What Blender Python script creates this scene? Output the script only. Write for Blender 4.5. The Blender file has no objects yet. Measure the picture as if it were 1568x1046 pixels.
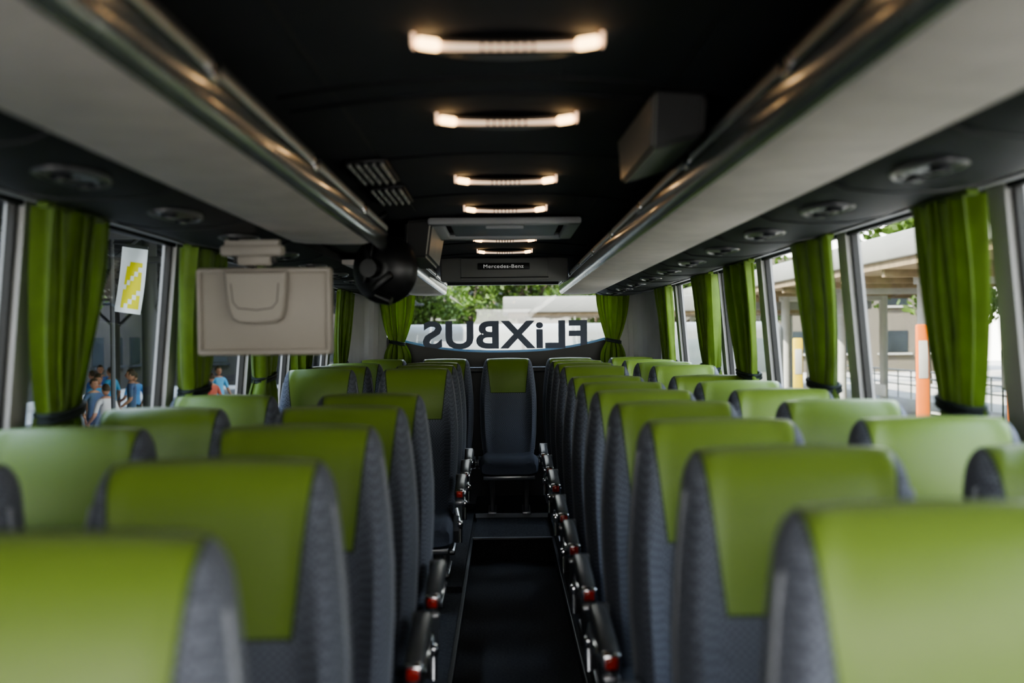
import bpy, bmesh, math, random
from mathutils import Vector, Matrix, Euler
random.seed(7)
scene = bpy.context.scene
COL = scene.collection
CZ = 1.42      # camera height above aisle floor

# ------------------------------------------------------------------ materials
def mat(name, col, rough=0.6, metal=0.0, bump=0.0, bscale=60, var=0.06, vscale=4.0, spec=0.5, trans=0.0, coat=0.0, stretch=None, sheen=0.0):
    m = bpy.data.materials.new(name); m.use_nodes = True
    nt = m.node_tree; N = nt.nodes; L = nt.links
    b = N['Principled BSDF']
    b.inputs['Roughness'].default_value = rough
    b.inputs['Metallic'].default_value = metal
    b.inputs['Specular IOR Level'].default_value = spec
    b.inputs['Coat Weight'].default_value = coat
    b.inputs['Sheen Weight'].default_value = sheen
    tc = N.new('ShaderNodeTexCoord')
    mp = N.new('ShaderNodeMapping')
    if stretch: mp.inputs['Scale'].default_value = stretch
    L.new(tc.outputs['Object'], mp.inputs['Vector'])
    nz = N.new('ShaderNodeTexNoise'); nz.inputs['Scale'].default_value = vscale; nz.inputs['Detail'].default_value = 4
    L.new(mp.outputs[0], nz.inputs['Vector'])
    cr = N.new('ShaderNodeValToRGB')
    cr.color_ramp.elements[0].position = 0.3; cr.color_ramp.elements[1].position = 0.7
    cr.color_ramp.elements[0].color = tuple(max(0, c*(1-var)) for c in col)+(1,)
    cr.color_ramp.elements[1].color = tuple(min(1, c*(1+var)) for c in col)+(1,)
    L.new(nz.outputs['Fac'], cr.inputs['Fac'])
    L.new(cr.outputs['Color'], b.inputs['Base Color'])
    if bump > 0:
        n2 = N.new('ShaderNodeTexNoise'); n2.inputs['Scale'].default_value = bscale; n2.inputs['Detail'].default_value = 3
        L.new(mp.outputs[0], n2.inputs['Vector'])
        bp = N.new('ShaderNodeBump'); bp.inputs['Strength'].default_value = bump; bp.inputs['Distance'].default_value = 0.01
        L.new(n2.outputs['Fac'], bp.inputs['Height']); L.new(bp.outputs[0], b.inputs['Normal'])
    if trans > 0:
        out = N['Material Output']
        tr = N.new('ShaderNodeBsdfTranslucent'); L.new(cr.outputs['Color'], tr.inputs['Color'])
        mx = N.new('ShaderNodeMixShader'); mx.inputs[0].default_value = trans
        L.new(b.outputs[0], mx.inputs[1]); L.new(tr.outputs[0], mx.inputs[2]); L.new(mx.outputs[0], out.inputs['Surface'])
    return m

def emis(name, col, s):
    m = bpy.data.materials.new(name); m.use_nodes = True
    nt = m.node_tree; b = nt.nodes['Principled BSDF']
    b.inputs['Base Color'].default_value = col+(1,)
    b.inputs['Emission Color'].default_value = col+(1,)
    b.inputs['Emission Strength'].default_value = s
    return m

def glassmat(name, tint, refl):
    m = bpy.data.materials.new(name); m.use_nodes = True
    nt = m.node_tree; N = nt.nodes; L = nt.links
    N.remove(N['Principled BSDF']); out = N['Material Output']
    t = N.new('ShaderNodeBsdfTransparent'); t.inputs[0].default_value = tint+(1,)
    g = N.new('ShaderNodeBsdfGlossy'); g.inputs['Roughness'].default_value = 0.02
    mx = N.new('ShaderNodeMixShader'); mx.inputs[0].default_value = refl
    L.new(t.outputs[0], mx.inputs[1]); L.new(g.outputs[0], mx.inputs[2]); L.new(mx.outputs[0], out.inputs['Surface'])
    return m

def seatmat():
    """grey woven upholstery with a sewn-in green leather headrest trapezoid, object space"""
    m = bpy.data.materials.new('seat_upholstery'); m.use_nodes = True
    nt = m.node_tree; N = nt.nodes; L = nt.links; b = N['Principled BSDF']
    tc = N.new('ShaderNodeTexCoord'); sp = N.new('ShaderNodeSeparateXYZ'); L.new(tc.outputs['Object'], sp.inputs[0])
    def M(op, a, c=None):
        n = N.new('ShaderNodeMath'); n.operation = op
        for i, v in enumerate((a, c)):
            if v is None: continue
            if isinstance(v, (int, float)): n.inputs[i].default_value = v
            else: L.new(v, n.inputs[i])
        return n.outputs[0]
    ax = M('ABSOLUTE', sp.outputs[0])
    wz = M('ADD', M('MULTIPLY', M('SUBTRACT', sp.outputs[2], 0.83), 0.11), 0.128)
    dx = M('SUBTRACT', wz, ax)                     # >0 inside
    dz = M('SUBTRACT', sp.outputs[2], 0.835)
    dd = M('MINIMUM', dx, dz)
    mask = M('GREATER_THAN', dd, 0.0)
    seam = M('LESS_THAN', M('ABSOLUTE', dd), 0.0022)
    w1 = N.new('ShaderNodeTexNoise'); w1.inputs['Scale'].default_value = 260
    L.new(tc.outputs['Object'], w1.inputs['Vector'])
    ck = N.new('ShaderNodeTexChecker'); ck.inputs['Scale'].default_value = 150
    L.new(tc.outputs['Object'], ck.inputs['Vector'])
    ck.inputs['Color1'].default_value = (0.085, 0.093, 0.116, 1); ck.inputs['Color2'].default_value = (0.170, 0.183, 0.222, 1)
    gn = N.new('ShaderNodeTexNoise'); gn.inputs['Scale'].default_value = 5
    L.new(tc.outputs['Object'], gn.inputs['Vector'])
    gr = N.new('ShaderNodeValToRGB'); gr.color_ramp.elements[0].color = (0.150, 0.228, 0.036, 1); gr.color_ramp.elements[1].color = (0.185, 0.275, 0.048, 1)
    L.new(gn.outputs['Fac'], gr.inputs['Fac'])
    mx = N.new('ShaderNodeMix'); mx.data_type = 'RGBA'
    L.new(mask, mx.inputs['Factor']); L.new(ck.outputs['Color'], mx.inputs['A']); L.new(gr.outputs['Color'], mx.inputs['B'])
    m2 = N.new('ShaderNodeMix'); m2.data_type = 'RGBA'
    L.new(seam, m2.inputs['Factor']); L.new(mx.outputs['Result'], m2.inputs['A']); m2.inputs['B'].default_value = (0.03, 0.05, 0.015, 1)
    L.new(m2.outputs['Result'], b.inputs['Base Color'])
    ro = N.new('ShaderNodeMapRange'); ro.inputs['To Min'].default_value = 0.85; ro.inputs['To Max'].default_value = 0.34
    L.new(mask, ro.inputs['Value']); L.new(ro.outputs[0], b.inputs['Roughness'])
    b.inputs['Sheen Weight'].default_value = 0.1
    bp = N.new('ShaderNodeBump'); bp.inputs['Strength'].default_value = 0.25; bp.inputs['Distance'].default_value = 0.004
    L.new(w1.outputs['Fac'], bp.inputs['Height']); L.new(bp.outputs[0], b.inputs['Normal'])
    return m

M_SEAT = seatmat()
M_FAB = mat('seat_grey_fabric', (0.120, 0.130, 0.160), 0.85, bump=0.3, bscale=250)
M_SHELL = mat('seat_shell_plastic', (0.115, 0.115, 0.118), 0.38, bump=0.05)
M_PIPE = mat('seat_piping', (0.26, 0.27, 0.30), 0.5)
M_METAL = mat('brushed_metal', (0.60, 0.60, 0.60), 0.33, 1.0, bump=0.02)
M_CHROME = mat('chrome', (0.75, 0.75, 0.76), 0.14, 1.0, var=0.02)
M_BLACK = mat('black_plastic', (0.012, 0.012, 0.013), 0.35)
M_RED = mat('red_reflector', (0.70, 0.04, 0.018), 0.25)
M_FLOOR = mat('aisle_carpet', (0.115, 0.115, 0.120), 0.95, bump=0.6, bscale=220, var=0.35, vscale=90)
M_NOSE = mat('step_nosing', (0.42, 0.42, 0.42), 0.5)
M_CEIL = mat('ceiling_fabric_dark', (0.034, 0.037, 0.043), 0.8, bump=0.2, bscale=200, var=0.12)
M_SEAM = mat('ceiling_seam', (0.010, 0.010, 0.012), 0.6)
M_DARKP = mat('service_panel_dark', (0.018, 0.019, 0.023), 0.6, bump=0.05, spec=.3)
M_BEIGE = mat('rack_beige_felt', (0.78, 0.71, 0.65), 0.8, bump=0.15, bscale=120, var=0.07, vscale=9)
M_BAND = mat('rack_grey_satin', (0.24, 0.265, 0.26), 0.16, 0.55, var=0.15, vscale=3, coat=0.4)
M_WALL = mat('wall_trim_greige', (0.44, 0.43, 0.42), 0.7, bump=0.05)
M_WALLD = mat('wall_dark_carpet', (0.03, 0.032, 0.037), 0.9, bump=0.3, bscale=160)
M_SEAL = mat('window_rubber', (0.008, 0.008, 0.008), 0.5)
M_CURT = mat('curtain_green_cloth', (0.145, 0.245, 0.024), 0.55, bump=0.15, bscale=180, var=0.15, vscale=14, trans=0.22, sheen=.3)
M_TIE = mat('curtain_tie_dark', (0.02, 0.03, 0.03), 0.7)
M_GLASS = glassmat('window_glass', (0.93, 0.95, 0.93), 0.06)
M_TVB = mat('monitor_shell_beige', (0.36, 0.325, 0.285), 0.5, bump=0.03, var=0.03)
M_LAMP = emis('lamp_strip_warm', (1.0, 0.72, 0.50), 1.0)
M_LAMP2 = emis('lamp_end_warm', (1.0, 0.64, 0.30), 7.0)
M_TEXT = mat('window_letter_vinyl', (0.10, 0.12, 0.18), 0.5)
M_WTEXT = emis('sign_letter', (0.75, 0.75, 0.72), 0.35)

# ------------------------------------------------------------------ mesh helpers
class B:
    def __init__(s): s.bm = bmesh.new()
    def _tag(s, faces, mi):
        for f in faces: f.material_index = mi
    def add(s, tmp, mi):
        me = bpy.data.meshes.new('t'); tmp.to_mesh(me); tmp.free()
        n = len(s.bm.faces); s.bm.from_mesh(me); bpy.data.meshes.remove(me)
        s.bm.faces.ensure_lookup_table()
        if mi is not None:
            for f in s.bm.faces[n:]: f.material_index = mi
    def box(s, c, size, mi=0, bev=0.0, seg=2, rot=None, taper=None):
        t = bmesh.new(); bmesh.ops.create_cube(t, size=1)
        for v in t.verts:
            v.co = Vector((v.co.x*size[0], v.co.y*size[1], v.co.z*size[2]))
            if taper and v.co.z < 0: v.co.x *= taper[0]; v.co.y *= taper[1]
        if bev > 0: bmesh.ops.bevel(t, geom=list(t.edges), offset=bev, segments=seg, profile=0.5, affect='EDGES')
        if rot: bmesh.ops.rotate(t, cent=(0, 0, 0), matrix=Euler(rot).to_matrix(), verts=t.verts)
        bmesh.ops.translate(t, vec=c, verts=t.verts)
        s.add(t, mi)
    def cyl(s, p1, p2, r, mi=0, seg=12, r2=None):
        p1 = Vector(p1); p2 = Vector(p2); d = p2-p1
        t = bmesh.new()
        bmesh.ops.create_cone(t, cap_ends=True, segments=seg, radius1=r, radius2=r if r2 is None else r2, depth=d.length)
        q = Vector((0, 0, 1)).rotation_difference(d.normalized())
        bmesh.ops.rotate(t, cent=(0, 0, 0), matrix=q.to_matrix(), verts=t.verts)
        bmesh.ops.translate(t, vec=(p1+p2)/2, verts=t.verts)
        s.add(t, mi)
    def tube(s, pts, r, mi=0, seg=8):
        rings = []
        pts = [Vector(p) for p in pts]
        for i, p in enumerate(pts):
            d = (pts[min(i+1, len(pts)-1)]-pts[max(i-1, 0)]).normalized()
            a = d.orthogonal().normalized() if i == 0 else (a - d*a.dot(d)).normalized()
            b2 = d.cross(a)
            rings.append([s.bm.verts.new(p+(a*math.cos(k*2*math.pi/seg)+b2*math.sin(k*2*math.pi/seg))*r) for k in range(seg)])
        s.skin(rings, mi)
    def skin(s, rings, mi=0, cap=True):
        fs = []
        for A, C in zip(rings[:-1], rings[1:]):
            n = len(A)
            for k in range(n):
                fs.append(s.bm.faces.new((A[k], A[(k+1) % n], C[(k+1) % n], C[k])))
        if cap:
            fs.append(s.bm.faces.new(list(reversed(rings[0])))); fs.append(s.bm.faces.new(rings[-1]))
        s._tag(fs, mi); return fs
    def sphere(s, c, r, mi=0, u=20, v=12, rot=None):
        t = bmesh.new(); bmesh.ops.create_uvsphere(t, u_segments=u, v_segments=v, radius=1)
        for q in t.verts: q.co = Vector((q.co.x*r[0], q.co.y*r[1], q.co.z*r[2]))
        if rot: bmesh.ops.rotate(t, cent=(0, 0, 0), matrix=Euler(rot).to_matrix(), verts=t.verts)
        bmesh.ops.translate(t, vec=c, verts=t.verts); s.add(t, mi)
    def prism(s, prof, y0, y1, mi=0):
        """profile [(x,z)] closed polygon swept along y"""
        A = [s.bm.verts.new((x, y0, z)) for x, z in prof]; C = [s.bm.verts.new((x, y1, z)) for x, z in prof]
        s.skin([A, C], mi)
    def hexa(s, v8, mi=0):
        v = [s.bm.verts.new(p) for p in v8]
        fs = [s.bm.faces.new([v[i] for i in q]) for q in ((0, 3, 2, 1), (4, 5, 6, 7), (0, 1, 5, 4), (1, 2, 6, 5), (2, 3, 7, 6), (3, 0, 4, 7))]
        s._tag(fs, mi)
    def mesh(s, name, mats, ang=35, smooth=True):
        bmesh.ops.recalc_face_normals(s.bm, faces=s.bm.faces)
        me = bpy.data.meshes.new(name); s.bm.to_mesh(me); s.bm.free()
        for m in mats: me.materials.append(m)
        if smooth:
            me.shade_smooth(); me.set_sharp_from_angle(angle=math.radians(ang))
        return me
    def obj(s, name, mats, loc=(0, 0, 0), rot=(0, 0, 0), ang=35, smooth=True, parent=None):
        return place(name, s.mesh(name, mats, ang, smooth), loc, rot, parent)

def place(name, me, loc=(0, 0, 0), rot=(0, 0, 0), parent=None, scale=(1, 1, 1)):
    o = bpy.data.objects.new(name, me); COL.objects.link(o)
    o.location = loc; o.rotation_euler = rot; o.scale = scale
    if parent: o.parent = parent
    return o

def lerp_tab(tab, z):
    if z <= tab[0][0]: return tab[0][1]
    for (a, va), (b, vb) in zip(tab[:-1], tab[1:]):
        if z <= b:
            t = (z-a)/(b-a)
            return va+(vb-va)*t
    return tab[-1][1]

# ------------------------------------------------------------------ SEATS
HT = 1.083
def seat_mesh(name, arm):
    b = B()
    wt = [(0.30, .175), (0.42, .190), (0.55, .203), (0.70, .209), (0.80, .208), (0.90, .200), (0.98, .190), (1.04, .180), (1.083, .172)]
    tt = [(0.30, .075), (0.42, .11), (0.6, .125), (0.8, .12), (0.95, .105), (1.083, .095)]
    levels = [0.30, 0.34, 0.40, 0.46, 0.52, 0.58, 0.64, 0.70, 0.75, 0.80, 0.85, 0.90, 0.94, 0.98, 1.01, 1.035]
    levels = [(z, 1.0, 1.0) for z in levels]
    for a in (15, 30, 45, 58, 70, 80, 87):
        r = math.radians(a); levels.append((1.035+0.048*math.sin(r), 1-0.13*(1-math.cos(r)), 0.12+0.88*math.cos(r)))
    rings = []; NP = 44
    for z, ws, ts in levels:
        w = lerp_tab(wt, z)*ws; th = lerp_tab(tt, z)*ts
        yc = -(HT-z)*0.20+0.05
        ring = []
        for k in range(NP):
            a = 2*math.pi*k/NP
            ca, sa = math.cos(a), math.sin(a)
            x = w*math.copysign(abs(ca)**0.42, ca)
            y = th/2*math.copysign(abs(sa)**0.62, sa)
            u = abs(x)/w
            zz = z
            if sa < 0:   # front : side bolsters + lumbar + neck roll
                bol = 0.036*math.exp(-((z-0.68)/0.24)**2)+0.010
                y -= bol*math.exp(-((u-0.86)/0.13)**2)
                y -= 0.016*math.exp(-((z-0.52)/0.12)**2)*(1-u**2)
                y -= 0.014*math.exp(-((z-0.97)/0.07)**2)*(1-u**4)*ts
            if z > 1.0: zz = z + 0.006*(1-u**2)
            ring.append(b.bm.verts.new((x, yc+y, zz)))
        rings.append(ring)
    b.skin(rings, 0)
    for sx in (-1, 1):
        pts = []
        for z in [0.42+0.03*i for i in range(21)]:
            w = lerp_tab(wt, z); th = lerp_tab(tt, z)
            pts.append((sx*(w*0.985), -(HT-z)*0.20+0.05-th*0.27, z))
        b.tube(pts, 0.0045, 2, 6)
    # rear plastic shell
    rr = []
    for z in (0.28, 0.45, 0.62, 0.78, 0.90):
        w = lerp_tab(wt, z)*0.93; th = lerp_tab(tt, z); yc = -(HT-z)*0.20+0.05+th/2
        rr.append([b.bm.verts.new(p) for p in ((-w, yc-.02, z), (w, yc-.02, z), (w*.92, yc+.016, z), (-w*.92, yc+.016, z))])
    b.skin(rr, 1)
    # cushion
    cr = []
    for i, (y, zt, w, th) in enumerate([(-.60, .345, .17, .03), (-.605, .365, .188, .07), (-.585, .395, .198, .115), (-.54, .412, .205, .13), (-.45, .41, .208, .13), (-.34, .402, .205, .125), (-.22, .398, .195, .12), (-.12, .40, .18, .11)]):
        ring = []
        for k in range(28):
            a = 2*math.pi*k/28; ca, sa = math.cos(a), math.sin(a)
            x = w*math.copysign(abs(ca)**0.4, ca); z = zt-th/2+th/2*math.copysign(abs(sa)**0.5, sa)
            if sa > 0: z += 0.016*math.exp(-((abs(x)/w-0.85)/0.16)**2)
            ring.append(b.bm.verts.new((x, y, z)))
        cr.append(ring)
    b.skin(cr, 3)
    # under frame and pedestal
    b.box((0, -.33, .265), (.36, .42, .03), 4, .006)
    for sx in (-.12, .12):
        b.box((sx, -.33, .13), (.035, .16, .25), 1, .008, taper=(1, 1.7))
        b.box((sx, -.33, .012), (.06, .36, .022), 4, .005)
    b.cyl((-.17, -.50, .255), (.17, -.50, .255), .014, 4)
    for sx in (-1, 1):
        b.cyl((sx*.17, -.13, .33), (sx*.222, -.13, .33), .045, 1, 18)
        b.cyl((sx*.215, -.13, .33), (sx*.228, -.13, .33), .02, 4, 14)
        b.box((sx*.205, -.16, .33), (.02, .16, .07), 1, .012)
    if arm:
        x = arm*0.232
        prof = [(-.16, .545, .028), (-.22, .548, .028), (-.32, .546, .027), (-.42, .540, .026), (-.50, .530, .025), (-.535, .520, .022), (-.548, .515, .014)]
        ar = []
        for y, z, h in prof:
            ring = []
            for k in range(16):
                a = 2*math.pi*k/16; ca, sa = math.cos(a), math.sin(a)
                ring.append(b.bm.verts.new((x+.024*math.copysign(abs(ca)**.5, ca)*(h/.028)**.5, y, z+h*math.copysign(abs(sa)**.6, sa))))
            ar.append(ring)
        b.skin(ar, 1)
        b.box((x, -.36, .515), (.052, .33, .012), 5, .004, rot=(-.05, 0, 0))
        b.box((x, -.538, .522), (.046, .030, .052), 5, .008)
        b.box((x, -.556, .526), (.028, .008, .028), 6, .004)
        b.box((x, -.545, .488), (.040, .024, .016), 4, .004)
        b.cyl((x-arm*.03, -.16, .54), (x+arm*.018, -.16, .54), .034, 1, 18)
        pr = []
        for xx in (x-arm*.028, x-arm*.004):
            pr.append([b.bm.verts.new((xx, y, z)) for y, z in ((-.12, .30), (-.12, .44), (-.20, .47), (-.42, .45), (-.52, .41), (-.56, .36), (-.54, .31), (-.40, .28))])
        b.skin(pr, 1)
        b.cyl((x-arm*.02, -.47, .45), (x, -.50, .37), .012, 5, 10)
        b.cyl((x, -.50, .375), (x, -.52, .30), .011, 5, 10)
        b.box((x-.001*arm, -.52, .385), (.03, .05, .03), 5, .006)
    return b.mesh(name, [M_SEAT, M_SHELL, M_PIPE, M_FAB, M_METAL, M_CHROME, M_RED], ang=50)

S_R = seat_mesh('coach_seat_mesh_armL', -1)
S_L = seat_mesh('coach_seat_mesh_armR', +1)
S_N = seat_mesh('coach_seat_mesh_plain', 0)
PL = 0.15
right_rows = [1.22, 1.87, 2.52, 3.22, 3.92, 4.63, 5.34, 6.06, 6.78, 7.50]
left_rows = [1.08, 1.76, 2.46, 3.15, 3.85, 5.90, 6.57, 7.22]
def lift(y): return 0.03 if y > 5.7 else 0.0
for y in right_rows:
    place('coach_seat', S_R, (.470, y, PL+lift(y)))
    place('coach_seat', S_N, (.935, y, PL+lift(y)))
for y in left_rows:
    place('coach_seat', S_L, (-.440, y, PL+lift(y)))
    place('coach_seat', S_N, (-.925, y, PL+lift(y)))
for x in (-.90, -.435, .03, .495, .955):
    place('coach_seat', S_N, (x, 8.72, PL+.025))

# ------------------------------------------------------------------ FLOOR
b = B()
b.box((.045, 2.9, -.04), (.53, 9.1, .08), 0)
b.box((.045, 7.85, .055), (.53, .83, .19), 0)
b.box((.045, 7.443, .146), (.51, .035, .012), 1, .003)
b.box((.045, 8.262, .166), (.51, .03, .03), 1, .003)
b.obj('floor', [M_FLOOR, M_NOSE], smooth=False)
b = B()
b.box((-.71, 3.55, .055), (.98, 10.4, .19), 0); b.box((-.212, 3.0, .14), (.02, 8.9, .022), 1, .003)
b.box((-.71, 7.3, .165), (.98, 2.9, .03), 0)
b.box((.755, 3.55, .055), (.89, 10.4, .19), 0); b.box((.302, 3.0, .14), (.02, 8.9, .022), 1, .003)
b.box((.755, 7.3, .165), (.89, 2.9, .03), 0)
b.box((.045, 8.75, .11), (.53, .96, .126), 0)
b.obj('floor_platform', [M_FLOOR, M_BLACK], smooth=False)

# ------------------------------------------------------------------ WALLS
SILL, WTOP = 1.04, CZ+.345
def wx(z): return 1.20-max(0, z-SILL)*0.085
def wpiece(b, s, y0, y1, z0, z1, mi, th=.05, inset=0.0):
    a0, a1 = wx(z0)-inset, wx(z1)-inset
    b.hexa([(s*a0, y0, z0), (s*a0, y1, z0), (s*(a0+th), y1, z0), (s*(a0+th), y0, z0),
            (s*a1, y0, z1), (s*a1, y1, z1), (s*(a1+th), y1, z1), (s*(a1+th), y0, z1)], mi)
pillR = [-1.2, .15, 1.42, 2.70, 3.94, 5.22, 6.25, 7.80, 8.64]
pillL = [-1.2, .25, 1.55, 2.86, 4.16, 5.45, 6.50, 7.90, 8.64]
for s, nm in ((-1, 'left'), (1, 'right')):
    pill = pillL if s < 0 else pillR
    b = B()
    wpiece(b, s, -1.7, 8.72, -.1, SILL, 1)
    wpiece(b, s, -1.7, 8.72, WTOP, 2.02, 0)
    for p in pill:
        wpiece(b, s, p-.050, p+.050, SILL, WTOP, 0, .05, .004)
        wpiece(b, s, p-.068, p+.068, SILL, WTOP, 2, .02, -.012)
    wpiece(b, s, -1.7, 8.72, SILL-.02, SILL+.02, 0, .04, .02)
    wpiece(b, s, -1.7, 8.72, WTOP-.02, WTOP, 2, .02, 0)
    n = 8; A = []; C = []
    for t in range(n+1):
        a = math.pi/2*t/n
        A.append((s*(1.02+.18*math.cos(a)), 8.72+.55*math.sin(a)))
    for (x0, y0), (x1, y1) in zip(A[:-1], A[1:]):
        ox0, oy0, ox1, oy1 = x0+s*.05, y0+.03, x1+s*.05, y1+.03
        lean = .05
        b.hexa([(x0, y0, .1), (x1, y1, .1), (ox1, oy1, .1), (ox0, oy0, .1), (x0-s*lean, y0-.02, 2.0), (x1-s*lean, y1-.02, 2.0), (ox1-s*lean, oy1-.02, 2.0), (ox0-s*lean, oy0-.02, 2.0)], 0)
    b.obj('wall_'+nm, [M_WALL, M_WALLD, M_SEAL], smooth=False)
    for i in range(len(pill)-1):
        b = B()
        wpiece(b, s, pill[i]+.051, pill[i+1]-.051, SILL+.021, WTOP-.021, 0, .004, -.022)
        b.obj('window_%d' % (i+1+(8 if s > 0 else 0)), [M_GLASS], smooth=False)

# rear wall with curved-sill window
b = B()
YR = 9.27
def botz(x): return 1.298+0.13*(abs(x-.0)/.92)**2.4
xs = [-.92+.092*i for i in range(21)]
b.box((-.985, YR+.02, 1.05), (.13, .05, 1.95), 0); b.box((.985, YR+.02, 1.05), (.13, .05, 1.95), 0)
for x0, x1 in zip(xs[:-1], xs[1:]):
    z0, z1 = botz(x0), botz(x1)
    b.hexa([(x0, YR, .1), (x1, YR, .1), (x1, YR+.05, .1), (x0, YR+.05, .1), (x0, YR, z0), (x1, YR, z1), (x1, YR+.05, z1), (x0, YR+.05, z0)], 1)
b.box((0, YR+.02, 1.925), (1.84, .05, .19), 1)
b.box((0, 9.12, 1.17), (1.95, .30, .04), 1, .01)
b.obj('wall_rear', [M_WALL, M_BLACK], smooth=False)
b = B(); b.box((0, YR+.035, 1.565), (1.84, .005, .56), 0); b.obj('window_17', [M_GLASS], smooth=False)
M_FROST = mat('frosted_glass_film', (0.30, 0.46, 0.60), 0.5, trans=0.35)
b = B()
for x0, x1 in zip(xs[1:-2], xs[2:-1]):
    z0, z1 = botz(x0), botz(x1)
    b.hexa([(x0, YR+.028, z0-.005), (x1, YR+.028, z1-.005), (x1, YR+.030, z1-.005), (x0, YR+.030, z0-.005),
            (x0, YR+.028, z0+.018), (x1, YR+.028, z1+.018), (x1, YR+.030, z1+.018), (x0, YR+.030, z0+.018)], 0)
b.obj('window_film', [M_FROST], smooth=False)

def text_mesh(body, name, offset, mats, w, h, depth=.002):
    cu = bpy.data.curves.new(name, 'FONT'); cu.body = body; cu.offset = offset; cu.extrude = depth; cu.resolution_u = 4
    cu.space_character = 1.08
    o = bpy.data.objects.new(name, cu); COL.objects.link(o)
    bpy.context.view_layer.update()
    dg = bpy.context.evaluated_depsgraph_get()
    me = bpy.data.meshes.new_from_object(o.evaluated_get(dg)); bpy.data.objects.remove(o)
    X = [v.co.x for v in me.vertices]; Y = [v.co.y for v in me.vertices]
    x0, x1, y0, y1 = min(X), max(X), min(Y), max(Y)
    for v in me.vertices:
        v.co.x = ((v.co.x-x0)/(x1-x0)-.5)*w; v.co.y = ((v.co.y-y0)/(y1-y0)-.5)*h
    me.materials.clear()
    for m in mats: me.materials.append(m)
    return me
me = text_mesh('FLiXBUS', 'window_lettering', .030, [M_TEXT], 1.30, .225)
place('window_lettering', me, (.012, YR+.024, CZ+.018), (math.pi/2, 0, math.pi))

# front bulkhead w/ windscreen opening (behind the camera)
b = B()
b.box((0, -1.72, .42), (2.4, .06, .95), 0); b.box((0, -1.72, 1.97), (2.4, .06, .14), 0)
b.obj('wall_front', [M_WALLD], smooth=False)

# ------------------------------------------------------------------ CEILING
b = B(); n = 14
for i in range(n):
    xa, xb = -1.16+2.32*i/n, -1.16+2.32*(i+1)/n
    f = lambda x: CZ+.505-.03*(x/.6)**2 if abs(x) < .6 else CZ+.475
    b.hexa([(xa, -1.7, f(xa)), (xb, -1.7, f(xb)), (xb, 9.3, f(xb)), (xa, 9.3, f(xa)), (xa, -1.7, 2.02), (xb, -1.7, 2.02), (xb, 9.3, 2.02), (xa, 9.3, 2.02)], 0)
for y in (.9, 1.55, 2.27, 2.42, 3.2, 4.1, 6.2, 7.0):
    pts = [(-.45+.09*i, y+.10*((-.45+.09*i)/.45)**2, CZ+.503-.03*((-.45+.09*i)/.6)**2) for i in range(11)]
    b.tube(pts, .005, 1, 6)
for x in (-.34, .34):
    b.tube([(x, -1.6, CZ+.4965), (x, 4.6, CZ+.4965)], .003, 1, 6)
b.obj('ceiling', [M_CEIL, M_SEAM], ang=20)

# ceiling hatch
M_HATCH = mat('hatch_frame_grey', (0.50, 0.51, 0.52), 0.45)
M_HATCHI = mat('hatch_inner_grey', (0.26, 0.29, 0.33), 0.5)
b = B()
zc = CZ+.48
b.box((.01, 5.2, zc), (.46, .62, .015), 1, .004)
for sx in (-.275, .295): b.box((sx, 5.2, zc-.004), (.06, .78, .03), 0, .01)
for y in (4.84, 5.56): b.box((.01, y, zc-.004), (.63, .07, .03), 0, .01)
b.box((.01, 4.92, zc-.018), (.16, .03, .02), 0, .005)
b.obj('ceiling_hatch', [M_HATCH, M_HATCHI])

# ------------------------------------------------------------------ CEILING LAMPS
M_LBODY = mat('lamp_body_dark', (0.03, 0.028, 0.027), 0.3)
def lamp_mesh():
    b = B()
    rings = []
    for i in range(17):
        x = -.150+.300*i/16; u = abs(x)/.150
        d = .05*(1-u**4)+.012; th = .010+.012*(1-u*u)
        ring = [b.bm.verts.new((x, d*math.cos(2*math.pi*k/12)+.02, -th/2+th/2*1.2*math.sin(2*math.pi*k/12)-.004)) for k in range(12)]
        rings.append(ring)
    b.skin(rings, 0)
    rings = []
    for i in range(17):
        x = -.135+.27*i/16; u = abs(x)/.135
        z = -.026+.005*u*u; h = .0040+.002*u**3; y = -.035+.01*u*u
        rings.append([b.bm.verts.new((x, y+dy, z+dz)) for dy, dz in ((0, -h), (.012, -h), (.012, h), (0, h))])
    b.skin(rings, 1)
    for s in (-1, 1):
        b.box((s*.132, -.030, -.0200), (.038, .024, .017), 2, .005, rot=(0, s*-.14, 0))
        b.box((s*.157, -.026, -.011), (.006, .03, .028), 1, .0025)
    for k in range(7): b.box((-.042+.014*k, -.0375, -.027), (.0040, .006, .011), 3)
    b.sphere((0, -.01, -.018), (.022, .022, .010), 0)
    return b.mesh('ceiling_lamp_mesh', [M_LBODY, M_LAMP, M_LAMP2, M_CHROME])
LM = lamp_mesh()
for y in (1.98, 2.67, 3.69, 4.52, 5.93, 6.75):
    place('ceiling_lamp', LM, (.012, y, CZ+.506))

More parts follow.
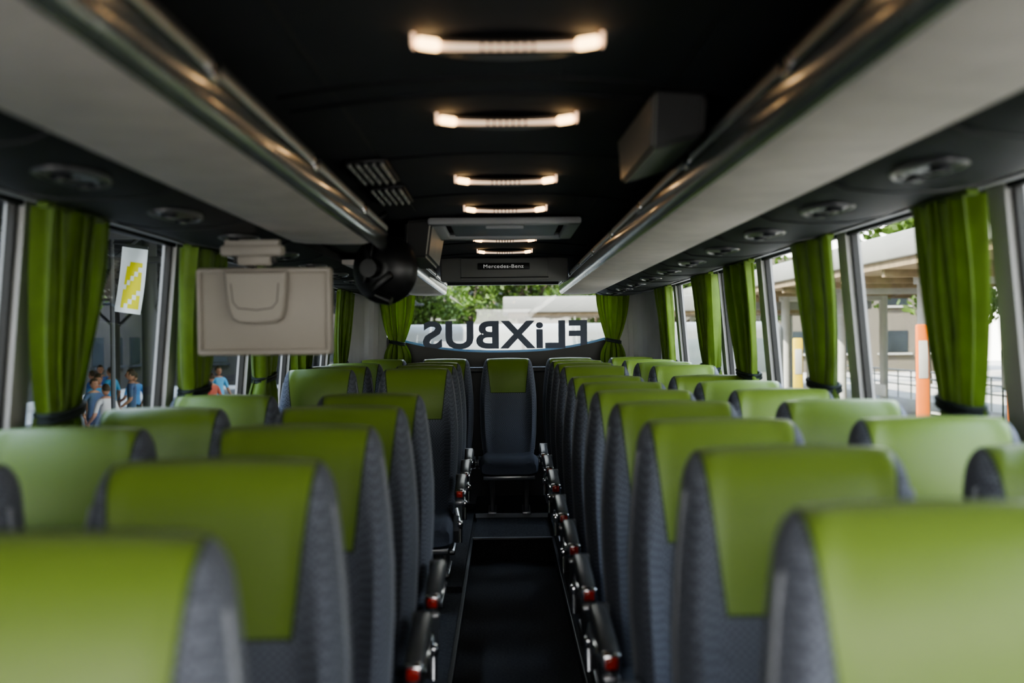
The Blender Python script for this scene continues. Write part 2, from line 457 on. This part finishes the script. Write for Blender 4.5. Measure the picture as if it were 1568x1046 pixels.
# ------------------------------------------------------------------ LUGGAGE RACKS
def rack(name, s, y0, y1, yb):
    """y1: end of rail, yb: end of felt bottom"""
    b = B()
    prof = [(.452, .327), (.475, .321), (.56, .319), (.66, .320), (.700, .325), (.700, .343), (.452, .345)]
    A = [b.bm.verts.new((s*x, y0, CZ+z)) for x, z in prof]; C = [b.bm.verts.new((s*x, yb-(x-.45)*.3, CZ+z)) for x, z in prof]
    b.skin([A, C], 0)
    prof = [(.452, .325), (.440, .328), (.431, .345), (.427, .385), (.440, .388), (.452, .345)]
    A = [b.bm.verts.new((s*x, y0, CZ+z)) for x, z in prof]; C = [b.bm.verts.new((s*x, y1, CZ+z)) for x, z in prof]
    b.skin([A, C], 1)
    b.prism([(s*.438, CZ+.386), (s*.446, CZ+.386), (s*.446, CZ+.408), (s*.438, CZ+.408)], y0, y1, 2)
    rings = []
    for y in (y0, y1-.02, y1):
        r = .016 if y < y1 else .010
        rings.append([b.bm.verts.new((s*(.436+r*.8*math.cos(2*math.pi*k/14)), y, CZ+.408+r*math.sin(2*math.pi*k/14))) for k in range(14)])
    b.skin(rings, 3)
    b.prism([(s*.424, CZ+.386), (s*.432, CZ+.386), (s*.432, CZ+.392), (s*.424, CZ+.392)], y0, y1, 4)
    y = y0+.5
    while y < y1:
        b.box((s*.434, y, CZ+.40), (.026, .05, .036), 4, .006); y += .95
    return b.obj(name, [M_BEIGE, M_BAND, M_BLACK, M_METAL, M_CHROME], ang=50)
rack('luggage_rack', 1, -1.6, 9.0, 9.0)
rack('luggage_rack', -1, -1.6, 4.38, 4.02)
rack('luggage_rack', -1, 5.12, 9.0, 9.0)

# service channel (dark) over the window seats with reading-light pods
M_POD = mat('pod_ring_dark', (0.10, 0.10, 0.105), 0.28)
def service(s):
    b = B()
    prof = [(.702, .330), (.74, .314), (.84, .305), (.95, .307), (1.04, .322), (1.09, .345), (1.10, .365), (.702, .365)]
    b.prism([(s*x, CZ+z) for x, z in prof], -1.6, 9.0, 0)
    b.prism([(s*1.085, CZ+.328), (s*1.132, CZ+.336), (s*1.132, CZ+.362), (s*1.085, CZ+.355)], -1.6, 8.9, 1)
    y = .82
    while y < 8.8:
        pts = [(s*.80+.052*math.cos(a), y+.13*math.sin(a), CZ+.307+.002*math.cos(2*a)) for a in [2*math.pi*i/28 for i in range(29)]]
        b.tube(pts, .006, 2, 8)
        b.sphere((s*.80, y, CZ+.310), (.048, .125, .010), 3, 24, 10)
        for dy in (-.06, .06):
            b.cyl((s*.80, y+dy, CZ+.306), (s*.80, y+dy, CZ+.295), .022, 0, 18, .017)
            b.cyl((s*.80, y+dy, CZ+.296), (s*.80, y+dy, CZ+.292), .010, 2, 16)
        b.cyl((s*.80, y, CZ+.305), (s*.80, y, CZ+.297), .010, 2, 12)
        b.tube([(s*x, y+.33, CZ+z-.001) for x, z in prof[:6]], .004, 3, 6)
        y += .69
    return b
for s in (-1, 1):
    service(s).obj('trim_service_channel', [M_DARKP, M_WALL, M_POD, M_BLACK], ang=40)

for s in (-1, 1):
    b = B(); b.box((s*.79, 3.7, CZ+.375), (.66, 10.6, .012), 0); b.obj('trim_rack_shelf', [M_DARKP], smooth=False)

# ------------------------------------------------------------------ AIR DUCT BOXES on rack edge
M_DUCT = mat('duct_lit_side_grey', (0.38, 0.36, 0.32), 0.34, 0.2, var=0.1)  # lighter grey: light on the aisle side is put into the colour
M_DUCTF = mat('duct_shade_monitor_trim', (0.05, 0.049, 0.048), 0.5)  # dark copy for the duct's shaded faces, also the monitor trim
def duct(v8, bev):
    b = B(); b.hexa(v8, 0)
    bmesh.ops.bevel(b.bm, geom=list(b.bm.edges), offset=bev, segments=3, affect='EDGES')
    bmesh.ops.recalc_face_normals(b.bm, faces=b.bm.faces)
    b.bm.normal_update()
    for f in b.bm.faces:
        if abs(f.normal.y) > .7 or abs(f.normal.z) > .6: f.material_index = 1  # shade painted by face direction: ends, top and underside take the dark colour
    b.obj('air_duct_cover', [M_DUCT, M_DUCTF])
z1 = CZ+.492; z0 = CZ+.378
duct([(.305, 2.40, z0), (.298, 2.93, z0), (.417, 2.93, z0+.03), (.417, 2.40, z0+.03), (.305, 2.36, z1), (.290, 2.95, z1), (.417, 2.95, z1-.008), (.417, 2.36, z1-.008)], .008)
z0 = CZ+.335
duct([(-.31, 4.90, z0), (-.41, 4.90, z0), (-.41, 5.72, z0), (-.31, 5.72, z0), (-.285, 4.84, z1), (-.40, 4.84, z1-.01), (-.40, 5.78, z1-.01), (-.285, 5.78, z1)], .012)

# ceiling vents (left)
M_VENT = mat('vent_grey', (0.20, 0.20, 0.19), 0.4)
for yc in (3.42, 3.98):
    b = B()
    b.box((0, 0, 0), (.12, .42, .010), 0, .003)
    for j in range(3):
        for i in range(5):
            b.box((-.044+.022*i, -.135+.135*j, -.009), (.009, .115, .012), 1, .002, rot=(0, .5, 0))
    b.obj('ceiling_vent', [M_BLACK, M_VENT], (-.375, yc, CZ+.484), (0, -.05, 0))

# ------------------------------------------------------------------ REAR OVERHEAD PANEL + SIGN
M_PAN = mat('rear_panel_grey', (0.24, 0.24, 0.235), 0.6)
b = B()
b.box((.01, 7.42, CZ+.425), (.80, .12, .15), 0, .015)
b.box((.01, 7.355, CZ+.425), (.545, .012, .135), 1, .006)
b.box((.005, 7.346, CZ+.442), (.325, .008, .040), 2, .004)
b.tube([(-.265, 7.347, CZ+.372), (.285, 7.347, CZ+.372)], .003, 2, 6)
b.obj('overhead_sign_panel', [M_PAN, M_PAN, M_BLACK])
sg = text_mesh('Mercedes-Benz', 'sign_lettering', .0, [M_WTEXT], .25, .022, .001)
place('sign_lettering', sg, (.005, 7.340, CZ+.442), (math.pi/2, 0, 0))

# ------------------------------------------------------------------ CURTAINS
def curtain_mesh(wtop, ztop, ztie, zbot, wtie, wbot, shift, seed):
    rnd = random.Random(seed); b = B(); nu, nv = 170, 48
    ph = [rnd.uniform(0, 6.28) for _ in range(6)]
    nf = max(4, wtop/.062)
    grid = []
    for j in range(nv+1):
        z = ztop+(zbot-ztop)*j/nv
        if z > ztie:
            t = (ztop-z)/(ztop-ztie); e = t**2.2
            w = wtop+(wtie-wtop)*e; amp = .030*(1-.2*t)+.006
        else:
            t = min(1, (ztie-z)/max(.01, ztie-zbot)*1.5); e = math.sin(t*math.pi/2)
            w = wtie+(wbot-wtie)*e; amp = .026+.010*t
        off = (wtop-w)*shift
        row = []
        for i in range(nu+1):
            u = i/nu
            us = u+.014*math.sin(2.2*z*7+ph[1])*math.sin(u*9)+.02*math.sin(u*13+ph[5])
            f = math.sin(us*2*math.pi*nf+ph[0]+.35*math.sin(z*5))
            f += .30*math.sin(us*2*math.pi*nf*.53+ph[2]+z*3)
            f = math.copysign(abs(f)**1.15, f)
            row.append(b.bm.verts.new((f*amp*(.85+.3*math.sin(u*7+ph[4])), off+(u-.5)*w+.35*amp*math.sin(us*4*math.pi*nf+ph[3]), z)))
        grid.append(row)
    for j in range(nv):
        for i in range(nu):
            b.bm.faces.new((grid[j][i], grid[j][i+1], grid[j+1][i+1], grid[j+1][i]))
    off = (wtop-wtie)*shift
    pts = [(.044*math.cos(a), off+(wtie/2+.010)*math.sin(a), ztie+.012*math.sin(a)) for a in [2*math.pi*i/24 for i in range(25)]]
    for dz in (-.010, .004):
        b.tube([(p[0], p[1], p[2]+dz) for p in pts], .008, 1, 6)
    b.box((0, 0, ztop+.004), (.03, wtop, .016), 0, .004)
    return b.mesh('curtain_mesh', [M_CURT, M_TIE], ang=80)
ZT = CZ+.318
cR = [(1.46, .36), (2.68, .38), (3.86, .48), (5.08, .56), (6.08, .56), (7.60, .56)]
cL = [(1.55, .38), (2.76, .42), (4.02, .48), (5.22, .56), (6.22, .55), (7.75, .62)]
for s in (-1, 1):
    for i, (y, w) in enumerate(cR if s > 0 else cL):
        me = curtain_mesh(w, ZT, 1.245, 1.06, w*.50, w*.76, .0, i*2+(s > 0))
        o = place('curtain', me, (s*1.118, y+w/2, 0))
        for v in me.vertices: v.co.x += -s*(v.co.z-1.2)*.085*1.0
        o.location.x = s*1.122
for s in (-1, 1):
    me = curtain_mesh(.27, CZ+.40, 1.385, 1.19, .10, .20, .0, 33+s)
    place('curtain', me, (.012+s*.845, YR-.07, 0), (0, 0, math.pi/2))

# ------------------------------------------------------------------ FOLD-DOWN MONITOR (rear shell seen)
b = B()
W, H = .405, .265
b.box((0, 0, 0), (W, .035, H), 0, .012, 3)
b.box((0, -.018, 0), (W-.03, .012, H-.03), 0, .006, 2)
for sx in (-1, 1): b.box((sx*(W/2-.010), -.024, 0), (.014, .020, H-.012), 0, .005)
b.box((0, -.024, -H/2+.012), (W-.01, .028, .018), 0, .006)
b.box((0, -.024, H/2-.010), (W-.01, .018, .014), 0, .005)
rings = []
for y, k in ((-.022, 1.0), (-.042, .985), (-.058, .95), (-.063, .88)):
    ring = []
    out = [(-.100, .118), (.092, .118), (.090, .06), (.083, .0), (.074, -.028), (.055, -.040), (0, -.044), (-.058, -.040), (-.078, -.028), (-.088, .0), (-.097, .06)]
    for x, z in out: ring.append(b.bm.verts.new((x*k-.015, y, (z-.04)*k+.045)))
    rings.append(ring)
b.skin(rings, 0)
pts = [(-.075, .085), (-.07, .03), (-.055, .012), (0, .006), (.045, .012), (.060, .03), (.065, .085)]
b.tube([(x-.015, -.0635, z) for x, z in pts], .0014, 1, 6)
b.box((-.028, -.004, H/2+.022), (.10, .045, .035), 0, .008)
b.box((-.034, -.004, H/2+.050), (.185, .07, .034), 0, .010)
b.box((-.034, .0, H/2+.068), (.16, .06, .03), 0, .004)
b.cyl((-.09, -.004, H/2+.024), (.035, -.004, H/2+.024), .013, 1, 14)
b.box((0, .0185, 0), (W-.05, .004, H-.05), 2, .001)
b.obj('fold_down_monitor', [M_TVB, M_DUCTF, M_BLACK], (-.716, 3.55, CZ+.084), (.05, 0, .02))

# ------------------------------------------------------------------ ROUND DOOR MIRROR
b = B()
rings = []
for r, y in ((.03, -.045), (.06, -.040), (.095, -.026), (.120, -.006), (.132, .012), (.134, .026), (.125, .034)):
    rings.append([b.bm.verts.new((r*math.cos(2*math.pi*k/40), y, r*math.sin(2*math.pi*k/40))) for k in range(40)])
b.skin(rings, 0)
b.cyl((0, .034, 0), (0, .038, 0), .122, 1, 40)
b.box((-.035, -.05, .02), (.02, .02, .15), 0, .006, rot=(0, .25, 0))
b.box((.02, -.052, -.05), (.10, .022, .03), 0, .006, rot=(0, -.6, 0))
b.cyl((-.02, -.05, .0), (-.02, -.085, .0), .035, 0, 20)
b.cyl((.0, -.06, -.10), (.06, -.055, -.125), .018, 0, 14)
b.tube([(-.02, -.06, .01), (-.05, -.05, .10), (-.04, -.02, .17), (.02, .0, .21)], .014, 0, 10)
b.obj('convex_mirror', [M_BLACK, M_CHROME], (-.455, 4.46, CZ+.262), (0, 0, -.35))

# ------------------------------------------------------------------ EXTERIOR
GZ = -1.25
M_ASPH = mat('asphalt', (0.34, 0.32, 0.29), 0.9, bump=0.2, bscale=30, var=0.2, vscale=.4)
M_WHITE = mat('white_paint', (0.32, 0.32, 0.30), 0.6, var=0.06)
M_FASC = mat('canopy_fascia_white', (0.20, 0.20, 0.185), 0.6, var=0.15, vscale=.6)
M_FASC2 = mat('canopy_fascia_cream', (0.15, 0.15, 0.14), 0.6, var=0.12, vscale=.6)
M_CREAM = mat('coach_paint_cream', (0.15, 0.155, 0.145), 0.4, var=0.06)
M_STEEL = mat('dark_steel', (0.03, 0.033, 0.036), 0.6)
M_SOFF = mat('canopy_soffit', (0.18, 0.135, 0.08), 0.8, var=0.2)
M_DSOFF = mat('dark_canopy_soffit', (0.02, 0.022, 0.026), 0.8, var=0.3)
M_LEAF = mat('leaves', (0.065, 0.115, 0.014), 0.6, var=0.6, vscale=1.2, trans=0.35)
M_BARK = mat('bark', (0.07, 0.05, 0.035), 0.9, bump=0.4, bscale=12, var=0.3)
M_BLDG = mat('facade_plaster', (0.10, 0.088, 0.070), 0.85, var=0.1, vscale=.5)
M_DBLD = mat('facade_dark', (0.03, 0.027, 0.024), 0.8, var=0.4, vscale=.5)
M_WIN = mat('facade_window', (0.02, 0.025, 0.03), 0.3, var=0.4, vscale=.4)
M_ORANGE = mat('orange_paint', (0.45, 0.11, 0.015), 0.5)
M_YEL = mat('yellow_paint', (0.45, 0.33, 0.02), 0.5)

b = B(); b.box((0, 30, GZ-.05), (160, 160, .1), 0); b.obj('ground', [M_ASPH], smooth=False)
b = B()
for i in range(10): b.box((5.5, 3+i*6, GZ+.006), (.12, 3, .008), 0)
b.box((11.5, 25, GZ+.08), (8, 70, .15), 1, .02)
b.box((-9.5, 25, GZ+.08), (10, 70, .15), 2, .02)
b.obj('kerb_platform', [M_WHITE, mat('paving', (0.20, 0.185, 0.16), .9, bump=.2, bscale=8, var=.15), mat('paving_dark', (0.14, 0.13, 0.12), .9, bump=.2, bscale=8, var=.15)], smooth=False)

# right-hand bright canopy
b = B(); zc = CZ+1.35
b.box((11, 26, zc+.42), (6.2, 74, .52), 2, .05)
b.box((11, 26, zc+.08), (6.0, 73.6, .16), 1)
for i in range(25): b.box((11, -8+3*i, zc-.06), (5.8, .18, .2), 1, .01)
for i in range(11):
    y = -6+6.5*i
    b.cyl((9.5, y, GZ+.15), (9.5, y, zc+.1), .14, 0, 18); b.cyl((12.8, y, GZ+.15), (12.8, y, zc+.1), .14, 0, 18)
    b.box((11.1, y, zc-.15), (3.6, .2, .2), 0, .02)
    b.box((11.2, y+3, GZ+.6), (.5, 1.8, .06), 0, .01); b.box((11.45, y+3, GZ+.95), (.05, 1.8, .35), 0, .01)
    for dy in (-.7, .7): b.box((11.2, y+3+dy, GZ+.37), (.4, .06, .44), 3)
    # timetable case
    for dy in (-.5, .5): b.cyl((13.2, y+4+dy, GZ+.15), (13.2, y+4+dy, GZ+2.2), .03, 3, 8)
    b.box((13.2, y+4, GZ+1.6), (.08, 1.0, .9), 3, .01); b.box((13.15, y+4, GZ+1.6), (.02, .88, .78), 0)
b.obj('station_canopy', [M_WHITE, M_SOFF, M_FASC, M_STEEL])
# rear canopy
b = B()
b.box((7.0, 48, CZ+1.22), (14, 7, .6), 2, .05); b.box((7, 48, CZ+.86), (13.6, 6.6, .12), 1)
for x in (1, 4, 8, 12): b.cyl((x, 46, GZ), (x, 46, CZ+.95), .14, 0, 16)
b.obj('station_canopy', [M_WHITE, M_SOFF, M_FASC2])
# left dark canopy w/ trusses
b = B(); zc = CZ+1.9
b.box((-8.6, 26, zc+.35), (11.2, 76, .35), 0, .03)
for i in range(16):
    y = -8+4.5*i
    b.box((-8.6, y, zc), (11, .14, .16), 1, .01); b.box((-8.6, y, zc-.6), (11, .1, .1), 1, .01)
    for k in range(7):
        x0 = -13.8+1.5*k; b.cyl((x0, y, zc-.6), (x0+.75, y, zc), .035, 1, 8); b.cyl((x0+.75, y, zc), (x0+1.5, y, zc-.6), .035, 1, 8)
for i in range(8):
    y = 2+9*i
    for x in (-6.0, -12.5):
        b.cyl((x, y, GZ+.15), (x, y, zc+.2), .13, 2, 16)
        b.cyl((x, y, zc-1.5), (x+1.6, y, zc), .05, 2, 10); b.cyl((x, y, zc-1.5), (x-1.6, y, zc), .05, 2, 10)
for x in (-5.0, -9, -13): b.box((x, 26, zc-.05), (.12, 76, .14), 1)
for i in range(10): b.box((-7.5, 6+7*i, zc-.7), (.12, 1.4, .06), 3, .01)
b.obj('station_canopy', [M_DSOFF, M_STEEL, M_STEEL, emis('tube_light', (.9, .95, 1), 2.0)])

def building(name, c, size, nx, nz, m, axis):
    b = B(); b.box(c, size, 0)
    for i in range(nx):
        for j in range(nz):
            z = c[2]-size[2]/2+1.5+j*(size[2]-1.5)/nz+.6
            if axis == 'x':
                y = c[1]-size[1]/2+(i+.5)*size[1]/nx
                sx = -1 if c[0] > 0 else 1
                b.box((c[0]+sx*size[0]/2, y, z), (.1, size[1]/nx*.55, 1.5), 1); b.box((c[0]+sx*(size[0]/2+.1), y, z-.85), (.25, size[1]/nx*.7, .12), 2)
            else:
                x = c[0]-size[0]/2+(i+.5)*size[0]/nx
                b.box((x, c[1]-size[1]/2, z), (size[0]/nx*.55, .1, 1.5), 1); b.box((x, c[1]-size[1]/2-.1, z-.85), (size[0]/nx*.7, .25, .12), 2)
    b.obj(name, [m, M_WIN, M_DSOFF if m == M_DBLD else M_WHITE], smooth=False)
building('apartment_building', (38, 35, GZ+6.5), (8, 90, 13), 30, 4, M_BLDG, 'x')
building('apartment_building', (2, 85, GZ+4.0), (60, 8, 8), 18, 2, M_BLDG, 'y')
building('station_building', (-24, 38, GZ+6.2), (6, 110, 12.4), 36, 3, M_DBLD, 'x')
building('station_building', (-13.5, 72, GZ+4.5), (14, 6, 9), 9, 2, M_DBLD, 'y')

# trees
def tree_mesh(seed, h=9):
    r = random.Random(seed); b = B()
    b.tube([(0, 0, 0), (.1, .05, h*.2), (.0, .15, h*.4), (.1, .1, h*.6)], .2, 0, 8)
    blobs = []
    for i in range(13):
        a = r.uniform(0, 6.28); rad = r.uniform(.2, 2.3); z = h*r.uniform(.38, .92)
        c = Vector((rad*math.cos(a), rad*math.sin(a), z)); blobs.append((c, r.uniform(1.0, 1.7)))
        b.tube([(0.05, .1, h*.35), tuple(c*.5+Vector((0, 0, h*.22))), tuple(c)], .06, 0, 6)
    for c, R in blobs:
        for k in range(260):
            d = Vector((r.gauss(0, 1), r.gauss(0, 1), r.gauss(0, 1))).normalized()*R*r.uniform(.6, 1.05)
            p = c+d; n = Vector((r.gauss(0, 1), r.gauss(0, 1), r.gauss(0, 1)+.6)).normalized(); u = n.orthogonal().normalized(); v = n.cross(u); sz = r.uniform(.10, .22)
            f = b.bm.faces.new([b.bm.verts.new(p+u*sz), b.bm.verts.new(p+v*sz*.6), b.bm.verts.new(p-u*sz), b.bm.verts.new(p-v*sz*.6)]); f.material_index = 1
    return b.mesh('tree_mesh', [M_BARK, M_LEAF])
TM = [tree_mesh(1), tree_mesh(2)]
k = 0
for x, y, s in [(20, 6, 1.4), (21, 13, 1.5), (20, 20, 1.45), (21, 27, 1.5), (20, 34, 1.4), (21, 42, 1.5), (20, 51, 1.4), (22, 61, 1.5),
                (27, 30, .8), (27, 36, .7), (28, 43, .8), (27, 50, .75), (28, 57, .8), (26.5, 65, .8),
                (-6, 64, .85), (-3.5, 50, .62), (-1.6, 58, .8), (1.0, 60, .95), (5, 64, .95), (9, 61, .95), (13, 63, 1), (-18, 14, .7), (-17.5, 9, .6), (-18, 46, .8)]:
    place('tree', TM[k % 2], (x, y, GZ), (0, 0, k*1.3), None, (s, s, s)); k += 1
# bushes at left
b = B(); r = random.Random(4)
for k in range(2600):
    c = (-15.6, 5+12*r.random(), GZ+.2+r.random()**.8*3.2); n = Vector((r.gauss(0, 1), r.gauss(0, 1), r.gauss(0, 1))).normalized(); u = n.orthogonal().normalized(); v = n.cross(u)
    p = Vector(c)+Vector((r.uniform(-.6, .6), 0, 0)); sz = .16
    f = b.bm.faces.new([b.bm.verts.new(p+u*sz), b.bm.verts.new(p+v*sz*.6), b.bm.verts.new(p-u*sz), b.bm.verts.new(p-v*sz*.6)])
b.obj('hedge', [M_LEAF])

# railing right
b = B()
for z in (.55, .85, 1.1): b.cyl((15.8, 2, GZ+z+.1), (15.8, 58, GZ+z+.1), .03, 0, 8)
for i in range(38): b.cyl((15.8, 2+1.5*i, GZ), (15.8, 2+1.5*i, GZ+1.2), .035, 0, 8)
b.obj('railing', [M_WHITE])
# ticket posts
for (x, y, m, h) in [(9.0, 25.2, M_ORANGE, 2.7), (8.4, 38, M_YEL, 2.6), (9.0, 20.6, M_ORANGE, 2.9), (8.4, 33.5, M_YEL, 2.4)]:
    b = B(); b.box((0, 0, h/2), (.28, .12, h), 0, .04); b.box((0, -.065, h*.72), (.2, .01, h*.3), 1, .004); b.box((0, 0, .04), (.4, .25, .08), 2, .01)
    b.obj('ticket_post', [m, M_WHITE, M_STEEL], (x, y, GZ+.155))

# banner flag left
M_FLAG = mat('banner_cloth', (0.80, 0.86, 0.90), 0.7, trans=.3)
M_FLY = mat('banner_print_yellow', (0.75, 0.72, 0.03), 0.7, trans=.3)
b = B(); g = []
for j in range(15):
    row = []
    for i in range(9):
        u, v = i/8, j/14
        row.append(b.bm.verts.new((u*.34-.12*v+.12, .04*math.sin(u*6+v*3), .80-.85*v-.05*u)))
    g.append(row)
for j in range(14):
    for i in range(8):
        f = b.bm.faces.new((g[j][i], g[j][i+1], g[j+1][i+1], g[j+1][i])); f.material_index = 1 if (3 <= j <= 12 and 2 <= i <= 6 and (i+j) % 5 != 0) else 0
b.cyl((-.02, 0, -3.2), (-.02, 0, 1.0), .03, 2, 10); b.box((-.02, 0, -3.22), (.5, .5, .06), 2, .01); b.cyl((-.02, 0, .85), (.46, 0, .78), .015, 2, 8)
b.obj('banner_flag', [M_FLAG, M_FLY, M_STEEL], (-5.12, 15.5, CZ+.44))

# parked coach behind
b = B()
b.box((0, 0, 1.75), (11.5, 2.5, 2.5), 0, .25, 4); b.box((0, -1.252, 2.15), (10.6, .02, .85), 1, .004)
for x in (-3.8, 3.2):
    b.cyl((x, -1.27, .5), (x, 1.27, .5), .5, 2, 28); b.cyl((x, -1.30, .5), (x, -1.27, .5), .28, 3, 20)
for i in range(6): b.box((-4.4+1.75*i, -1.265, 2.15), (.08, .01, .85), 2)
b.box((0, -1.255, .75), (10.8, .02, .06), 3)
b.obj('parked_coach', [M_CREAM, mat('coach_glass', (.10, .12, .12), .2), M_BLACK, M_METAL], (1.4, 31, GZ))

# ------------------------------------------------------------------ PEOPLE (waiting on the platform, left)
SK = mat('skin', (.40, .22, .15), .6); HAIR = mat('hair', (.04, .025, .015), .7); SHOE = mat('shoe', (.05, .05, .05), .6)
def person(loc, rz, shirt, pants, pose, sc=1.0):
    r = random.Random(int(loc[0]*31+loc[1]*7))
    st = .10+.12*pose; ab = .12+.1*r.random(); el = pose*.35
    V = [(0, 0, .95), (0, 0, 1.12), (0, .01, 1.30), (0, .0, 1.44), (0, -.01, 1.53),
         (.10, 0, .90), (.11, -st, .50), (.115, -st*.6, .09), (.12, -st*.6-.15, .04),
         (-.10, 0, .90), (-.11, st*.6, .50), (-.115, st*1.5, .10), (-.12, st*1.5-.14, .04),
         (.19, 0, 1.40), (.22+ab*.5, .02, 1.12), (.22+ab*.6, -.05-el*.6, .90+el*.3),
         (-.19, 0, 1.40), (-.22-ab*.4, .03, 1.12), (-.22-ab*.4, -.08-el*.2, .89+el*.1)]
    E = [(0, 1), (1, 2), (2, 3), (3, 4), (0, 5), (5, 6), (6, 7), (7, 8), (0, 9), (9, 10), (10, 11), (11, 12), (3, 13), (13, 14), (14, 15), (3, 16), (16, 17), (17, 18)]
    R = [.15, .125, .15, .10, .055, .095, .062, .042, .035, .095, .062, .042, .035, .062, .045, .028, .062, .045, .028]
    me = bpy.data.meshes.new('p'); me.from_pydata(V, E, []); o = bpy.data.objects.new('p', me); COL.objects.link(o)
    md = o.modifiers.new('s', 'SKIN'); md.use_smooth_shade = True
    for i, rr in enumerate(R):
        me.skin_vertices[0].data[i].radius = (rr*1.15 if i in (0, 1, 2) else rr, rr*.8 if i in (0, 1, 2) else rr)
    me.skin_vertices[0].data[0].use_root = True
    sb = o.modifiers.new('b', 'SUBSURF'); sb.levels = 2
    bpy.context.view_layer.update()
    dg = bpy.context.evaluated_depsgraph_get(); m2 = bpy.data.meshes.new_from_object(o.evaluated_get(dg)); bpy.data.objects.remove(o)
    b = B(); b.bm.from_mesh(m2)
    for f in b.bm.faces:
        c = f.calc_center_median()
        if c.z > 1.47: mi = 0
        elif c.z < .075: mi = 3
        elif abs(c.x) > .19 and c.z < 1.18: mi = 0
        elif c.z > .93: mi = 1
        else: mi = 2
        f.material_index = mi
    t = bmesh.new(); bmesh.ops.create_uvsphere(t, u_segments=20, v_segments=16, radius=1)
    for v in t.verts:
        x, y, z = v.co
        w = .078*(1-.22*max(0, -z)); v.co = Vector((x*w, y*.098*(1-.1*max(0, -z)), z*.120))
        if y < -.9 and abs(x) < .25 and -.35 < z < .1: v.co.y -= .022
    bmesh.ops.translate(t, vec=(0, -.02, 1.65), verts=t.verts); b.add(t, 0)
    for sx in (-1, 1):
        b.sphere((sx*.030, -.108, 1.665), (.012, .008, .008), 4, 8, 6); b.sphere((sx*.080, -.015, 1.645), (.012, .022, .032), 0, 8, 6)
    b.box((0, -.107, 1.59), (.045, .01, .008), 5, .003)
    t = bmesh.new(); bmesh.ops.create_uvsphere(t, u_segments=20, v_segments=12, radius=1)
    bmesh.ops.delete(t, geom=[v for v in t.verts if v.co.z < -.35 or (v.co.y < -.35 and v.co.z < .45)], context='VERTS')
    for v in t.verts: v.co = Vector((v.co.x*.087, v.co.y*.108+.006, v.co.z*.128))
    bmesh.ops.translate(t, vec=(0, -.016, 1.662), verts=t.verts); b.add(t, 4)
    for w, sx in ((Vector(V[15]), 1), (Vector(V[18]), -1)):
        b.sphere(tuple(w+Vector((0, -.01, -.045))), (.018, .036, .050), 0, 10, 8)
        for k in range(4):
            y = -.035+.017*k; L = (.060, .072, .076, .066)[3-k]
            p = w+Vector((0, y, -.085)); q = p+Vector((-sx*.008, 0, -L*.55)); b.tube([tuple(p), tuple(q), tuple(q+Vector((-sx*.014, 0, -L*.42)))], .0075, 0, 6)
        p = w+Vector((0, -.035, -.03)); b.tube([tuple(p), tuple(p+Vector((0, -.025, -.028))), tuple(p+Vector((-sx*.01, -.03, -.055)))], .009, 0, 6)
    b.obj('person', [SK, shirt, pants, SHOE, HAIR, M_RED], loc, (0, 0, rz), ang=80).scale = (sc,)*3
shirts = [mat('shirt_%d' % i, c, .8) for i, c in enumerate([(.10, .28, .6), (.04, .12, .38), (.5, .5, .5), (.12, .42, .7), (.4, .08, .06), (.06, .10, .2), (.10, .35, .65)])]
pants = [mat('trousers_%d' % i, c, .85) for i, c in enumerate([(.03, .045, .10), (.02, .02, .022), (.25, .2, .14)])]
PP = [(-7.6, 20.5), (-8.4, 22.0), (-7.9, 23.4), (-9.2, 24.6), (-9.9, 26.0), (-8.6, 27.2), (-10.6, 28.5), (-9.4, 30.0), (-11.0, 31.5), (-7.3, 25.5), (-8.0, 33.0), (-7.2, 29.0),
      (-8.7, 25.0), (-9.5, 27.6), (-10.2, 29.6), (-11.3, 33.0), (-8.0, 21.3), (-10.4, 31.2)]
for i, (x, y) in enumerate(PP):
    person((x, y, GZ+.155), random.uniform(-2.5, 2.5), shirts[i % 7], pants[i % 3], random.random(), random.uniform(.93, 1.05))

# ------------------------------------------------------------------ LIGHT
w = bpy.data.worlds.new('World'); scene.world = w; w.use_nodes = True
nt = w.node_tree; bg = nt.nodes['Background']
tc = nt.nodes.new('ShaderNodeTexCoord'); sp = nt.nodes.new('ShaderNodeSeparateXYZ'); cr = nt.nodes.new('ShaderNodeValToRGB')
nt.links.new(tc.outputs['Generated'], sp.inputs[0]); nt.links.new(sp.outputs[2], cr.inputs[0])
cr.color_ramp.elements[0].color = (.98, .94, .87, 1); cr.color_ramp.elements[1].color = (.52, .65, .92, 1); cr.color_ramp.elements[1].position = .8
nt.links.new(cr.outputs[0], bg.inputs[0]); bg.inputs[1].default_value = 9.0
sl = bpy.data.lights.new('sun', 'SUN'); sl.energy = 26; sl.angle = math.radians(1); sl.color = (1, .92, .80)
so = bpy.data.objects.new('sun', sl); COL.objects.link(so)
so.rotation_euler = Vector((.62, .40, -.68)).to_track_quat('-Z', 'Y').to_euler()

# ------------------------------------------------------------------ CAMERA
cam = bpy.data.cameras.new('camera'); co = bpy.data.objects.new('camera', cam); COL.objects.link(co)
cam.sensor_width = 36; cam.lens = 1800/1568*36; cam.clip_start = .05; cam.clip_end = 400
F = Vector((13/1800, 1, -7/1800)).normalized()
R0 = Vector((1, 0, -.010)); Rv = (R0-F*R0.dot(F)).normalized(); U = Rv.cross(F)
mt = Matrix((Rv, U, -F)).transposed().to_4x4(); mt.translation = Vector((0, 0, CZ))
co.matrix_world = mt
cam.dof.use_dof = True; cam.dof.focus_distance = 8.0; cam.dof.aperture_fstop = 2.2
scene.camera = co
try: scene.view_settings.look = 'AgX - Medium High Contrast'
except Exception as e: print(e)
